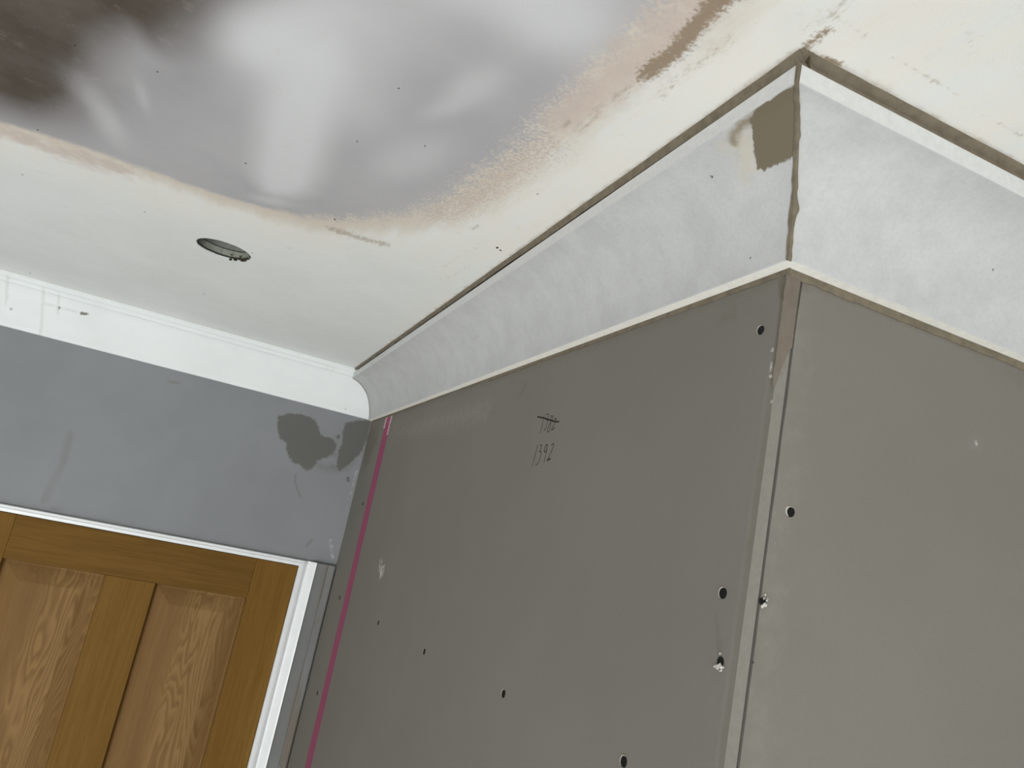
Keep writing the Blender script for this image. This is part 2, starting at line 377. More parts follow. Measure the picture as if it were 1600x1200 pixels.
# the cut downlight hole: two layers of board and the dark void over them
def ring(name, r0, r1, z0, z1, mat, jit, seed):
    vs, fs, n = [], [], 96
    for k in range(n):
        an = 2 * math.pi * k / n
        j = jit * (vnoise(an * 6 + 11, seed) - 0.5) + 0.5 * jit * (vnoise(an * 19 + 31, seed + 2) - 0.5)
        for r, z in ((r0 + j, z0), (r0 + j, z1), (r1, z1), (r1, z0)): vs.append((HC[0] + r * math.cos(an), HC[1] + r * math.sin(an), z))
    for k in range(n):
        k2 = (k + 1) % n
        for q in range(4): fs.append((k * 4 + q, k2 * 4 + q, k2 * 4 + (q + 1) % 4, k * 4 + (q + 1) % 4))
    return mesh_obj(name, vs, fs, mat, ceil)
o = ring('board_edge', 0.0462, 0.075, H + 0.0058, H + 0.0158, M_HOLE1, 0.0012, 7.0); o['label'] = 'pale grey cut edge of the lower ceiling board'
o = ring('board_edge', 0.0458, 0.075, H + 0.0178, H + 0.0330, M_HOLE2, 0.0016, 9.0); o['label'] = 'darker grey cut edge of the upper ceiling board'
bm = bmesh.new(); box(bm, -3.2, 2.4, -4.6, 0.2, H + 0.16, H + 0.2); bm_obj('void_light_cover', bm, M_VOID, ceil)  # unseen slab added over the void to keep world light out
bm = bmesh.new()
for (x0, x1, y0, y1) in ((-3.2, -3.15, -4.6, 0.2), (2.35, 2.4, -4.6, 0.2), (-3.15, 2.35, -4.6, -4.55), (-3.15, 2.35, 0.15, 0.2)): box(bm, x0, x1, y0, y1, H + 0.001, H + 0.16)
bm_obj('void_edge', bm, M_VOID, ceil)
bm = bmesh.new()
for k in range(26):                                     # crumbs hanging on the rim of the hole
    an = math.radians(random.uniform(18, 75)); r = HR - random.uniform(-0.001, 0.003)
    s = random.uniform(0.0009, 0.0022)
    mat4 = Matrix.Translation((HC[0] + r * math.cos(an), HC[1] + r * math.sin(an), H + random.uniform(-0.0015, 0.008))) @ Matrix.Rotation(random.random() * 6, 4, 'X') @ Matrix.Diagonal((s * 1.5, s, s * 0.8, 1))
    bmesh.ops.create_icosphere(bm, subdivisions=1, radius=1, matrix=mat4)
o = bm_obj('plaster_crumbs', bm, plain('dark_crumbs', (72, 66, 54), 0.9, 0.1, 0.4, 300), ceil); o['kind'] = 'stuff'; o['label'] = 'dark crumbs clinging to the rim of the hole'

# ------------------------------------------------------------------ grey back wall with the door opening
DX0, DX1, DZ = -0.858, -0.094, H - 0.5345               # door opening
xs = ax_list([(-3.2, -1.0, 0.2), (-1.0, DX0, 0.01), (DX0, -0.27, 0.004), (-0.27, DX1, 0.0022), (DX1, 0.0, 0.0022)])
zs = ax_list([(0, DZ, 0.2), (DZ, H - 0.34, 0.004), (H - 0.34, H - 0.10, 0.0022), (H - 0.10, H, 0.02)])
nx, nz = len(xs), len(zs)
P = np.stack(np.meshgrid(xs, zs, indexing='ij'), -1).reshape(-1, 2)
faces = []
for i in range(nx - 1):
    for j in range(nz - 1):
        if DX0 - 1e-6 <= xs[i] < DX1 - 1e-6 and zs[j] < DZ - 1e-6: continue
        a = i * nz + j; faces.append((a, a + nz, a + nz + 1, a + 1))
wb = mesh_obj('wall_back', [(x, 0, z) for x, z in P], faces, MB)
tag(wb, 'grey painted wall above the oak door with dark damp patches', 'wall', kind='structure')
B = lambda pts: [on_back(*p) for p in pts]
p1 = sdf(P, B([(434, 650), (452, 646), (475, 648), (493, 656), (499, 672), (503, 682), (518, 684), (526, 694), (522, 706), (512, 714), (497, 719), (490, 730), (480, 736), (472, 730), (468, 724), (460, 725), (452, 715), (447, 702), (448, 692), (436, 684), (433, 665)]))
p2 = sdf(P, B([(540, 661), (556, 657), (580, 657), (574, 684), (566, 704), (556, 716), (543, 727), (530, 736), (526, 728), (529, 705), (535, 690), (536, 672)]))
dot = np.maximum(sdf(P, B([(524, 680), (531, 678), (532, 685), (526, 687)])), sdf(P, B([(540, 745), (548, 742), (548, 754), (541, 756)])) - 0.002)
attr(wb, 'damp', np.maximum(edge(np.maximum(p1, p2), 0.010), 0.8 * edge(dot, 0.006)))
hal = np.maximum(sdf(P, B([(484, 722), (526, 720), (560, 715), (545, 740), (520, 742), (490, 735)])), sdf(P, B([(500, 682), (532, 688), (530, 720), (505, 716)])))
attr(wb, 'halo', np.maximum(0.62 * edge(hal, 0.02), 0.75 * np.exp(-(line_d(P, B([(462, 741), (461, 752), (464, 764), (469, 776)])) / 0.0035) ** 2)))
scf = np.maximum.reduce([0.50 * np.exp(-(line_d(P, B([(110, 678), (98, 720), (82, 755), (70, 782)])) / 0.012) ** 2), 0.55 * np.exp(-(line_d(P, B([(262, 596), (280, 599)])) / 0.005) ** 2),
                         0.75 * np.exp(-(line_d(P, B([(479, 853), (487, 844)])) / 0.005) ** 2), 0.5 * np.exp(-(line_d(P, B([(82, 795), (95, 797)])) / 0.008) ** 2)])
attr(wb, 'scuff', scf)
attr(wb, 'chalk', np.maximum(0.44 * np.exp(-(line_d(P, B([(516, 845), (518, 856), (519, 870), (520, 880)])) / 0.009) ** 2), 0.36 * np.exp(-(line_d(P, B([(566, 700), (556, 740), (540, 800)])) / 0.005) ** 2)))

# ------------------------------------------------------------------ boxed-in corner: two plasterboards on a stud
xs_y = ax_list([(-L, -L + 0.16, 0.0024), (-L + 0.16, -0.5, 0.006), (-0.5, 0.0, 0.004)])
zs = ax_list([(0, 1.3, 0.2), (1.3, H - 0.34, 0.006), (H - 0.34, H - 0.09, 0.0024), (H - 0.09, H, 0.03)])
ny, nz = len(xs_y), len(zs)
P = np.stack(np.meshgrid(xs_y, zs, indexing='ij'), -1).reshape(-1, 2)
def taper(y):                                           # the long edge of the board is slightly tapered
    t = (y + L) / 0.010
    return 0.0010 * max(0.0, 1 - t) ** 1.0 if t < 1 else 0.0
verts = [(taper(y), y, z) for y, z in P]
faces = []
for i in range(ny - 1):
    for j in range(nz - 1):
        a = i * nz + j; faces.append((a, a + 1, a + nz + 1, a + nz))
n0 = len(verts); midx = [0] * len(faces)
for j in range(nz): verts.append((0.0125, -L + 0.0004, zs[j]))
for j in range(nz - 1): faces.append((j + 1, j, n0 + j, n0 + j + 1)); midx.append(1)
n1 = len(verts)
for z in (0, H): verts += [(0.0125, 0, z)]
bl = (ny - 1) * nz
faces += [(n0, n1, n1 + 1, n0 + nz - 1), ]; midx += [0]
wl = mesh_obj('wall_left', verts, faces, [MBD, M_EDGE], None, midx)
tag(wl, 'bare plasterboard left face of the boxing with pencilled numbers', 'wall', kind='structure')
Lp = lambda pts: [on_left(*p) for p in pts]
def A(o, nm, arr): attr(o, nm, np.concatenate([arr, np.zeros(len(o.data.vertices) - len(arr))]))
smear_shade = np.maximum.reduce([0.75 * edge(sdf(P, Lp([(578, 665), (596, 660), (590, 690), (575, 725), (566, 740), (570, 700)])), 0.02),
    0.55 * np.exp(-(line_d(P, Lp([(1148, 478), (1146, 490), (1128, 500)])) / 0.010) ** 2), 0.6 * np.exp(-(line_d(P, Lp([(820, 600), (813, 620)])) / 0.008) ** 2),
    0.62 * np.exp(-(line_d(P, Lp([(1118, 962), (1121, 990), (1124, 1022)])) / 0.004) ** 2), 0.6 * np.exp(-(line_d(P, Lp([(1119, 958), (1128, 1010)])) / 0.002) ** 2),
    0.64 * edge(-(P[:, 0] + L - 0.0075), 0.003), 0.5 * np.exp(-((P[:, 1] - (H - 0.128)) / 0.012) ** 2)])  # includes a darker band painting the shade of the tapered edge
A(wl, 'smear_shade', smear_shade)
dab = np.zeros(len(P))
A(wl, 'dab', 0.8 * edge(sdf(P, Lp([(1226, 428), (1226, 470), (1216, 470), (1214, 440)])), 0.006))
A(wl, 'pale', np.maximum.reduce([0.5 * edge(sdf(P, Lp([(615, 664), (720, 640), (700, 665), (640, 685), (612, 690)])), 0.04), 0.45 * np.exp(-(line_d(P, Lp([(640, 672), (760, 640)])) / 0.03) ** 2)]))
chalk = np.maximum.reduce([0.55 * np.exp(-(line_d(P, Lp([(594, 882), (597, 898)])) / 0.02) ** 2)] +
    [0.62 * np.exp(-(line_d(P, Lp([q])) / 0.004) ** 2) if False else 0.6 * np.exp(-(np.linalg.norm(P - np.array(on_left(*q)), axis=1) / 0.0030) ** 2) for q in ((1205, 568), (1205, 576), (1203, 588), (1202, 602), (1204, 627), (1198, 633), (1206, 548))])
A(wl, 'chalk', chalk)
A(wl, 'fleck', np.maximum.reduce([np.clip(1 - np.linalg.norm(P - np.array(on_left(*q)), axis=1) / 0.006, 0, 1) for q in ((590, 694), (546, 720))]))
# the narrow edge of that board, its top patched with filler
vs, fs = [], []
nn = 60
for k in range(nn + 1):
    z = H - 0.121 - 0.104 * k / nn
    cut = max(0, (k - 38) / (nn - 38))
    x1 = 0.0128 - 0.0118 * cut ** 0.8 + 0.0006 * (vnoise(k * 0.8, 5) - 0.5)
    vs += [(-0.0016 - 0.0012 * (vnoise(k * 0.5, 2)), -L - 0.0007, z), (max(x1, 0.0004), -L - 0.0007, z)]
for k in range(nn): fs.append((2 * k, 2 * k + 2, 2 * k + 3, 2 * k + 1))
o = mesh_obj('corner_filler', vs, fs, M_FIL, wl); o['label'] = 'brown filler at the top of the board edge'
sd = o.modifiers.new('thick', 'SOLIDIFY'); sd.thickness = 0.0006

xs = ax_list([(0.0155, 0.16, 0.0024), (0.16, 0.5, 0.006), (0.5, 2.4, 0.3)])
nx = len(xs)
P = np.stack(np.meshgrid(xs, zs, indexing='ij'), -1).reshape(-1, 2)
verts = [(x + (0.0011 * (vnoise(z * 30, 4) - 0.5) if i < nz else 0), -L, z) for i, (x, z) in enumerate(P)]
faces = []
for i in range(nx - 1):
    for j in range(nz - 1):
        a = i * nz + j; faces.append((a, a + nz, a + nz + 1, a + 1))
n0 = len(verts)
for j in range(nz): verts.append((verts[j][0] + 0.0003, -L + 0.0125, zs[j]))
for j in range(nz - 1): faces.append((j, j + 1, n0 + j + 1, n0 + j))
wf = mesh_obj('wall_right', verts, faces, MBD)
tag(wf, 'bare plasterboard right face of the boxing beside the vertical joint', 'wall', kind='structure')
Fp = lambda pts: [on_front(*p) for p in pts]
A(wf, 'smear_shade', np.maximum.reduce([0.75 * edge(P[:, 1] - (H - 0.131), 0.006), 0.8 * edge(sdf(P, Fp([(1250, 428), (1275, 440), (1262, 458), (1250, 455)])), 0.006), 0.55 * edge(sdf(P, Fp([(1500, 545), (1600, 575), (1600, 610), (1560, 590)])), 0.015)]))
A(wf, 'dab', np.zeros(len(P)))
A(wf, 'pale', np.maximum(0.30 * np.exp(-(line_d(P, Fp([(1250, 480), (1230, 700), (1180, 1200)])) / 0.025) ** 2), 0.4 * np.exp(-(np.linalg.norm(P - np.array(on_front(1525, 693)), axis=1) / 0.012) ** 2)))
A(wf, 'chalk', 0.55 * np.exp(-(np.linalg.norm(P - np.array(on_front(1526, 693)), axis=1) / 0.006) ** 2))
A(wf, 'fleck', np.maximum.reduce([np.clip(1 - np.linalg.norm(P - np.array(on_front(*q)), axis=1) / r, 0, 1) for q, r in (((1178, 1038), .0032), ((1298, 964), .003))]))
bm = bmesh.new(); box(bm, 0.0128, 0.06, -L + 0.006, -L + 0.05, 0, H - 0.001)
bm_obj('corner_stud', bm, M_STUD, wf)

# ------------------------------------------------------------------ cornices
def arc_prof(n=26):
    """new cove: bottom lip, concave face, top lip; (out from wall, below ceiling)"""
    pr = [(0.0, 0.1205), (0.0112, 0.1195)]
    t0, t1 = 0.14, math.pi / 2 - 0.14
    c0, c1, s0, s1 = math.cos(t0), math.cos(t1), math.sin(t0), math.sin(t1)
    for k in range(n):
        t = t0 + (t1 - t0) * k / (n - 1)
        c = (math.cos(t) - c1) / (c0 - c1); s = (math.sin(t) - s0) / (s1 - s0)
        pr.append((0.0875 - 0.0763 * c, 0.1195 - 0.0935 * s))
    pr += [(0.0882, 0.0118), (0.0866, 0.0106), (0.0, 0.0106)]
    return pr
NEW = arc_prof()
NF0, NF1 = 2, len(NEW) - 4                               # face vertices of the profile
OLD = [(0.0, 0.1193), (0.0066, 0.1193), (0.0092, 0.1165), (0.0100, 0.108), (0.0115, 0.098), (0.0140, 0.088), (0.0180, 0.078), (0.0225, 0.069), (0.0265, 0.061),
       (0.0290, 0.054), (0.0310, 0.046), (0.0335, 0.038), (0.0370, 0.030), (0.0415, 0.0235), (0.0440, 0.0215), (0.0470, 0.0210), (0.0478, 0.0185), (0.0476, 0.0150), (0.0500, 0.0120),
       (0.0535, 0.0110), (0.0556, 0.0085), (0.0560, 0.0045), (0.0550, 0.0)]
def old_u(v):
    pv = [(q[1], q[0]) for q in OLD[1:]][::-1]
    for (va, ua), (vb, ub) in zip(pv[:-1], pv[1:]):
        if va <= v <= vb: return ua + (ub - ua) * (v - va) / max(vb - va, 1e-9)
    return 0.0
NP = len(NEW)
tl = np.concatenate([[0], np.cumsum([math.dist(a, b) for a, b in zip(NEW[:-1], NEW[1:])])])
def sweep(name, stations, place, mats, parent=None):
    vs, fs, mi, st = [], [], [], []
    for s in stations:
        for k, (u, v) in enumerate(NEW): vs.append(place(s, u, v)); st.append((s, tl[k]))
    for i in range(len(stations) - 1):
        for k in range(NP - 1):
            a = i * NP + k; fs.append((a, a + 1, a + NP + 1, a + NP)); mi.append(0 if NF0 <= k < NF1 else (1 if k < NF0 else 2))
        a = i * NP; fs.append((a + NP - 1, a, a + NP, a + 2 * NP - 1)); mi.append(1)
    fs.append(tuple(range(NP))[::-1]); mi.append(1); fs.append(tuple((len(stations) - 1) * NP + k for k in range(NP))); mi.append(1)
    o = mesh_obj(name, vs, fs, mats, parent, mi)
    for p in o.data.polygons: p.use_smooth = (p.material_index == 0 and len(p.vertices) == 4)
    return o, np.array(st)
# left length: s in 0..1 runs from the inner corner (scribed over the old cornice) to the outer mitre
def yl(s, u, v): 
    a = -old_u(v) - 0.0008; b = -L - u
    return a + (b - a) * s
stl = sorted(set([i / 60 for i in range(47)] + [0.78 + 0.22 * i / 150 for i in range(151)]))
# refine the profile for the smear: subdivide face segments
def refine(pr, m):
    out = []
    for k in range(len(pr) - 1):
        out.append(pr[k])
        if NF0 <= k < NF1:
            for q in range(1, m): out.append(tuple(pr[k][i] + (pr[k + 1][i] - pr[k][i]) * q / m for i in (0, 1)))
    out.append(pr[-1]); return out
NEW = refine(NEW, 3); NF1 = NF0 + (NF1 - NF0) * 3; NP = len(NEW)
tl = np.concatenate([[0], np.cumsum([math.dist(a, b) for a, b in zip(NEW[:-1], NEW[1:])])])
cl, st = sweep('trim_2', stl, lambda s, u, v: (-u, yl(s, u, v), H - v), [MCV, M_LIP, M_LIPT])
tag(cl, 'new unpainted cove on the left face of the boxing, smeared brown at its mitre', 'cornice', kind='structure')
def on_cove(u, v):
    """photo pixel -> (y, length along the profile) on the new left cove"""
    for k in range(NF0, NF1):
        (u0, v0), (u1, v1) = NEW[k], NEW[k + 1]
        n = np.array([-(v1 - v0), 0, (u1 - u0)]); n = np.array([(v1 - v0), 0, -(u1 - u0)])
        p0 = np.array([-u0, 0, H - v0]); dirv = np.array([-(u1 - u0), 0, -(v1 - v0)]); n = np.cross(dirv, [0, 1, 0])
        d = ray(u, v); t = (n @ (p0 - CAMP)) / (n @ d); q = CAMP + t * d
        f = ((q - p0) @ dirv) / (dirv @ dirv)
        if -0.02 <= f <= 1.02: return (q[1], tl[k] + f * (tl[k + 1] - tl[k]))
    p = on(u, v, 0, -0.088); return (p[1], tl[NF1] + (p[2] - (H - 0.023)))
co = np.array([v.co[:] for v in cl.data.vertices])
P = np.stack([co[:, 1], np.tile(tl, len(stl))], 1)
S3 = lambda pts: [on_cove(1000 + x / 2.6667, y / 2.6667) for x, y in pts]
sm1 = sdf(P, S3([(672, 338), (700, 430), (700, 500), (690, 600), (660, 640), (640, 650), (626, 668), (612, 662), (600, 678), (584, 672), (572, 694), (558, 684), (545, 705), (530, 696), (518, 720), (505, 700), (490, 705), (474, 640), (468, 560), (466, 520), (450, 500), (500, 440), (580, 390), (640, 355)]))
A(cl, 'smear_shade', edge(sm1, 0.0036))
A(cl, 'wash', np.maximum(0.75 * edge(sdf(P, S3([(300, 620), (380, 540), (480, 530), (490, 720), (440, 785), (415, 770), (390, 640)])), 0.012), 0.6 * edge(sdf(P, S3([(350, 560), (640, 330), (680, 330), (640, 370), (420, 510)])), 0.006)))
A(cl, 'streak', np.maximum.reduce([0.95 * edge(sdf(P, S3([(505, 430), (470, 520), (432, 530), (414, 560), (404, 615), (385, 605), (358, 592), (370, 560), (400, 520), (440, 480)])), 0.006), 0.55 * edge(sdf(P, S3([(404, 560), (416, 600), (410, 680), (392, 650)])), 0.008)]))
fl = [np.clip(1 - np.linalg.norm(P - np.array(on_cove(*q)), axis=1) / r, 0, 1) for q, r in (((1112, 276), .0036), ((1173, 403), .0025))]
A(cl, 'fleck', np.maximum.reduce(fl))
A(cl, 'scuff', np.maximum.reduce([k * np.exp(-(line_d(P, [on_cove(*q) for q in pts]) / wd) ** 2) for pts, wd, k in
    (([(787, 460), (797, 480), (808, 502)], .0035, .62), ([(733, 518), (743, 530), (752, 542)], .003, .55), ([(655, 622), (660, 616)], .006, .6), ([(800, 480), (806, 486)], .005, .6), ([(672, 505), (676, 512)], .006, .4), ([(1030, 380), (1035, 395)], .004, .35))]))
# right length
str_ = [0.35 * i / 140 for i in range(141)] + [0.35 + 2.0 * i / 12 for i in range(1, 13)]
cr, st = sweep('trim_3', str_, lambda s, u, v: (-u + s * (1 + u), -L - u, H - v), [MCV, M_LIP, M_LIPT])
tag(cr, 'new unpainted cove on the right face of the boxing, clean paper face', 'cornice', kind='structure')
nv = len(cr.data.vertices)
co = np.array([v.co[:] for v in cr.data.vertices])
for nm in ('smear_shade', 'scuff', 'streak'): attr(cr, nm, np.zeros(nv))
wsh = np.exp(-((co[:, 0] + (-co[:, 1] - L)) / 0.006) ** 2)
attr(cr, 'wash', 0.5 * wsh)
P = np.stack([co[:, 0], co[:, 2]], 1)
def on_fc(u, v): p = on(u, v, 1, -L - 0.035); return np.array((p[0], p[2]))
attr(cr, 'fleck', np.maximum.reduce([np.clip(1 - np.linalg.norm(P - on_fc(*q), axis=1) / r, 0, 1) for q, r in (((1255, 353), .003), ((1577, 386), .003), ((1556, 420), .0025))]))
# adhesive in the gap above each new cove, below its lower lip, and in the mitre
def strip(name, pts0, pts1, mat, parent, thick=0.001, label=None):
    vs, fs = [], []
    for a, b in zip(pts0, pts1): vs += [a, b]
    for k in range(len(pts0) - 1): fs.append((2 * k, 2 * k + 2, 2 * k + 3, 2 * k + 1))
    o = mesh_obj(name, vs, fs, mat, parent)
    m = o.modifiers.new('thick', 'SOLIDIFY'); m.thickness = thick; m.offset = 0
    if label: o['label'] = label
    return o
n = 220; top, bot, low, up = [], [], [], []
for k in range(n + 1):
    s = k / n; j = 0.0016 * (vnoise(s * 40, 1) - 0.5)
    y0, y1 = -0.045, -L - 0.0885
    y = y0 + (y1 - y0) * s
    top.append((-0.0800 + j, y, H + 0.0005)); bot.append((-0.0780 + j, y, H - 0.0110)); low.append((-0.0890 + 0.5 * j, y, H + 0.0002)); up.append((-0.0858 + 0.5 * j, y, H - 0.0040 - 0.0045 * s ** 2 - 0.0012 * vnoise(s * 30, 4)))
strip('gap_adhesive', top, bot, M_ADH_SHADE, cl, 0.001, 'recessed strip coloured as shadow in the gap between left cove and ceiling')  # set-back adhesive coloured dark for the shadow in the gap
strip('gap_adhesive', low, up, M_ADH, cl, 0.0008, 'brown adhesive along the ceiling over the left cove')
top, bot, mid_ = [], [], []
for k in range(n + 1):
    s = k / n; j = 0.0014 * (vnoise(s * 50, 6) - 0.5); x0, x1 = -0.0885, 0.8; x = x0 + (x1 - x0) * s
    top.append((x, -L - 0.0905 + 0.5 * j, H + 0.0002)); bot.append((x, -L - 0.0872 + 0.5 * j, H - 0.0112)); mid_.append((x, -L - 0.0835 + 0.5 * j, H - 0.0042))
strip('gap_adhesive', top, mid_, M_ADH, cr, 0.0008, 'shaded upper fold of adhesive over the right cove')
strip('gap_adhesive', mid_, bot, M_ADH_LIT, cr, 0.0008, 'brown adhesive in the gap between right cove and ceiling')  # lit lower side of the adhesive painted paler than the upper fold
top, bot = [], []
for k in range(420 + 1):
    s = k / 420; y = -0.012 + (-L + 0.012 - 0.002) * s
    wv = vnoise(s * 24, 8); h = 0.0022 + 0.0045 * max(0, wv - 0.35) + 0.0012 * vnoise(s * 150, 9)
    if 0.42 < s < 0.47 or 0.3 < s < 0.32: h *= 0.25
    if s > 0.55: h = 0.0046 + 0.0012 * vnoise(s * 60, 3)
    top.append((-0.0006, y, H - 0.1200)); bot.append((-0.0005, y, H - 0.1207 - h))
strip('lip_adhesive', top, bot, M_ADH, cl, 0.001, 'ragged squeezed-out adhesive under the left cove')
top, bot = [], []
for k in range(200 + 1):
    s = k / 200; x = 0.0 + 0.6 * s
    h = 0.0058 + 0.0014 * vnoise(s * 60, 12) + 0.001 * vnoise(s * 170, 13)
    top.append((x, -L - 0.0006, H - 0.1200)); bot.append((x, -L - 0.0005, H - 0.1207 - h))
strip('lip_adhesive', top, bot, M_ADH, cr, 0.001, 'squeezed-out adhesive under the right cove')
a_, b_, c_ = [], [], []
vs, fs = [], []
face = NEW[1:NF1 + 2]
for k, (u, v) in enumerate(face):
    q = k / (len(face) - 1)
    wl_ = 0.0018 + 0.0020 * vnoise(q * 22, 21) + 0.002 * math.exp(-((q - 0.27) / 0.07) ** 2)
    wr_ = 0.0014 + 0.0018 * vnoise(q * 26, 22) + 0.003 * math.exp(-((q - 0.30) / 0.05) ** 2) + 0.0014 * math.exp(-((q - 0.75) / 0.08) ** 2)
    un = u + 0.0005
    vs += [(-un, -L - un + wl_, H - v - 0.0004), (-un - 0.0003, -L - un - 0.0003, H - v - 0.0004), (-un + wr_, -L - un, H - v - 0.0004)]
for k in range(len(face) - 1):
    for m in (0, 1): fs.append((3 * k + m, 3 * k + m + 1, 3 * k + m + 4, 3 * k + m + 3))
o = mesh_obj('mitre_filler', vs, fs, M_ADH, cl); o['label'] = 'jagged brown filler in the mitre of the two new coves'
m = o.modifiers.new('thick', 'SOLIDIFY'); m.thickness = 0.0008; m.offset = 1
# old cornice on the grey wall
xo = ax_list([(-3.2, -1.05, 0.2), (-1.05, -0.75, 0.0035), (-0.75, -0.12, 0.02), (-0.12, -0.0, 0.004)])
no = len(OLD); vs = [(x, -u, H - v) for x in xo for u, v in OLD]; fs = []
for i in range(len(xo) - 1):
    for k in range(no - 1): a = i * no + k; fs.append((a, a + no, a + no + 1, a + 1))
fs.append(tuple(range(no))); fs.append(tuple((len(xo) - 1) * no + k for k in range(no))[::-1])
oc = mesh_obj('trim_1', vs, fs, MOC)
for p in oc.data.polygons: p.use_smooth = len(p.vertices) == 4
oc.data.set_sharp_from_angle(angle=math.radians(40))
tag(oc, 'old white painted cornice along the top of the grey wall', 'cornice', kind='structure')
P = np.array([(x, H - v) for x in xo for u, v in OLD])
def on_oc(u, v): p = on(u, v, 1, -0.022); return (p[0], p[2])
O = lambda pts: [on_oc(*p) for p in pts]
attr(oc, 'drip', np.maximum.reduce([k * np.exp(-(line_d(P, O(pts)) / wd) ** 2) for pts, wd, k in (([(16, 437), (12, 455), (11, 472)], .005, .6), ([(71, 455), (67, 480), (64, 505), (61, 524)], .005, .62), ([(94, 465), (92, 480), (90, 492)], .005, .55), ([(66, 472), (90, 482), (120, 488)], .004, .55), ([(505, 575), (520, 580)], .008, .4))]))
attr(oc, 'fleck', np.maximum.reduce([np.clip(1.1 - np.linalg.norm(P - np.array(on_oc(*q)), axis=1) / r, 0, 1) for q, r in (((129, 491), .009), ((16, 484), .006), ((26, 482), .006), ((93, 483), .007), ((541, 641), .006), ((10, 472), .006))]))

# ------------------------------------------------------------------ oak door and its architrave
door = bpy.data.objects.new('door_1', None); COL.objects.link(door); door.location = (-0.477, 0, 0)
tag(door, 'oak panelled door in white architrave below the grey wall', 'door', kind='structure')
FY = 0.0015                                             # face of the door
def dpart(name, x0, x1, z0, z1, mat, bev=0.0012):
    bm = bmesh.new(); box(bm, x0 + 0.477, x1 + 0.477, FY, FY + 0.035, z0, z1, bev)
    return bm_obj(name, bm, mat, door)
dz = DZ - 0.002
dpart('stile', -0.201, -0.096, 0.006, dz, M_STILE)
dpart('stile', -0.856, -0.752, 0.006, dz, M_STILE)
rails = [(dz - 0.100, dz), (1.29, 1.39), (0.82, 0.98), (0.006, 0.20)]
for z0, z1 in rails: dpart('rail', -0.7518, -0.2012, z0, z1, M_RAIL)
for (_, z1), (z0, _) in zip(rails[1:], rails[:-1]):
    dpart('muntin', -0.5330, -0.4195, z1 + 0.0002, z0 - 0.0002, M_STILE)
    for x0, x1 in ((-0.7516, -0.5332), (-0.4193, -0.2014)):
        zb, zt = z1 + 0.0003, z0 - 0.0003
        rings = []
        for ins, dep in ((0.0, 0.0040), (0.003, 0.0150), (0.006, 0.0172), (0.010, 0.0160), (0.043, 0.0034), (0.045, 0.0030)):
            rings.append([(x0 + ins + 0.477, FY + dep, zb + ins), (x1 - ins + 0.477, FY + dep, zb + ins), (x1 - ins + 0.477, FY + dep, zt - ins), (x0 + ins + 0.477, FY + dep, zt - ins)])
        vs = [p for r in rings for p in r]; fs = []
        for r in range(len(rings) - 1):
            for q in range(4): q2 = (q + 1) % 4; fs.append((r * 4 + q, r * 4 + q2, r * 4 + 4 + q2, r * 4 + 4 + q))
        fs.append(tuple(len(vs) - 4 + q for q in range(4)))
        nb = len(vs)
        vs += [(x0 + 0.477, FY + 0.030, zb), (x1 + 0.477, FY + 0.030, zb), (x1 + 0.477, FY + 0.030, zt), (x0 + 0.477, FY + 0.030, zt)]
        for q in range(4): q2 = (q + 1) % 4; fs.append((q, nb + q, nb + q2, q2))
        fs.append((nb + 3, nb + 2, nb + 1, nb))
        mesh_obj('panel', vs, fs, M_PANEL, door)
bm = bmesh.new(); box(bm, -0.896 + 0.477, -0.052 + 0.477, 0.040, 0.06, 0, DZ + 0.03)
bm_obj('door_stop', bm, M_VOID, door)
# architrave: moulded white legs and head, then a grey painted packer against the plasterboard
arch = bpy.data.objects.new('trim_4', None); COL.objects.link(arch); arch.location = (-0.477, 0, 0)
tag(arch, 'white moulded architrave round the oak door', 'architrave', kind='structure')
LEG = [(0.0, 0.0), (0.0, 0.0130), (0.0015, 0.0150), (0.0110, 0.0152), (0.0125, 0.0146), (0.0165, 0.0090), (0.0195, 0.0060), (0.0215, 0.0060), (0.0250, 0.0085), (0.0290, 0.0125), (0.0330, 0.0160), (0.0365, 0.0185), (0.0395, 0.0206), (0.0420, 0.0206), (0.0430, 0.0190), (0.0430, 0.0)]
HEAD = [(0.0, 0.0), (0.0, 0.0130), (0.0012, 0.0145), (0.0075, 0.0148), (0.0086, 0.0125), (0.0100, 0.0118), (0.0140, 0.0120), (0.0155, 0.0105), (0.0158, 0.0)]
def leg(x, sgn, z1f):
    vs, fs = [], []; n = len(LEG)
    for u, y in LEG: vs += [(x + sgn * u + 0.477, -y, 0.0), (x + sgn * u + 0.477, -y, z1f(u))]
    for k in range(n - 1):
        fs.append((2 * k, 2 * k + 2, 2 * k + 3, 2 * k + 1))
    fs.append(tuple(2 * k + 1 for k in range(n))); fs.append(tuple(2 * k for k in range(n))[::-1])
    o = mesh_obj('architrave_leg', vs, fs, M_WHITE, arch)
    for p in o.data.polygons: p.use_smooth = len(p.vertices) == 4
    o.data.set_sharp_from_angle(angle=math.radians(45)); return o
zt = lambda u: DZ + min(u, 0.0158)
leg(-0.0955, 1, zt); leg(-0.8565, -1, zt)
vs, fs = [], []; n = len(HEAD)
for u, y in HEAD: vs += [(-0.8565 - u + 0.477, -y, DZ + u), (-0.0955 + u + 0.477, -y, DZ + u)]
for k in range(n - 1): fs.append((2 * k, 2 * k + 1, 2 * k + 3, 2 * k + 2))
fs.append(tuple(2 * k for k in range(n))); fs.append(tuple(2 * k + 1 for k in range(n))[::-1])
o = mesh_obj('architrave_head', vs, fs, M_WHITE, arch)
for p in o.data.polygons: p.use_smooth = len(p.vertices) == 4
o.data.set_sharp_from_angle(angle=math.radians(45))
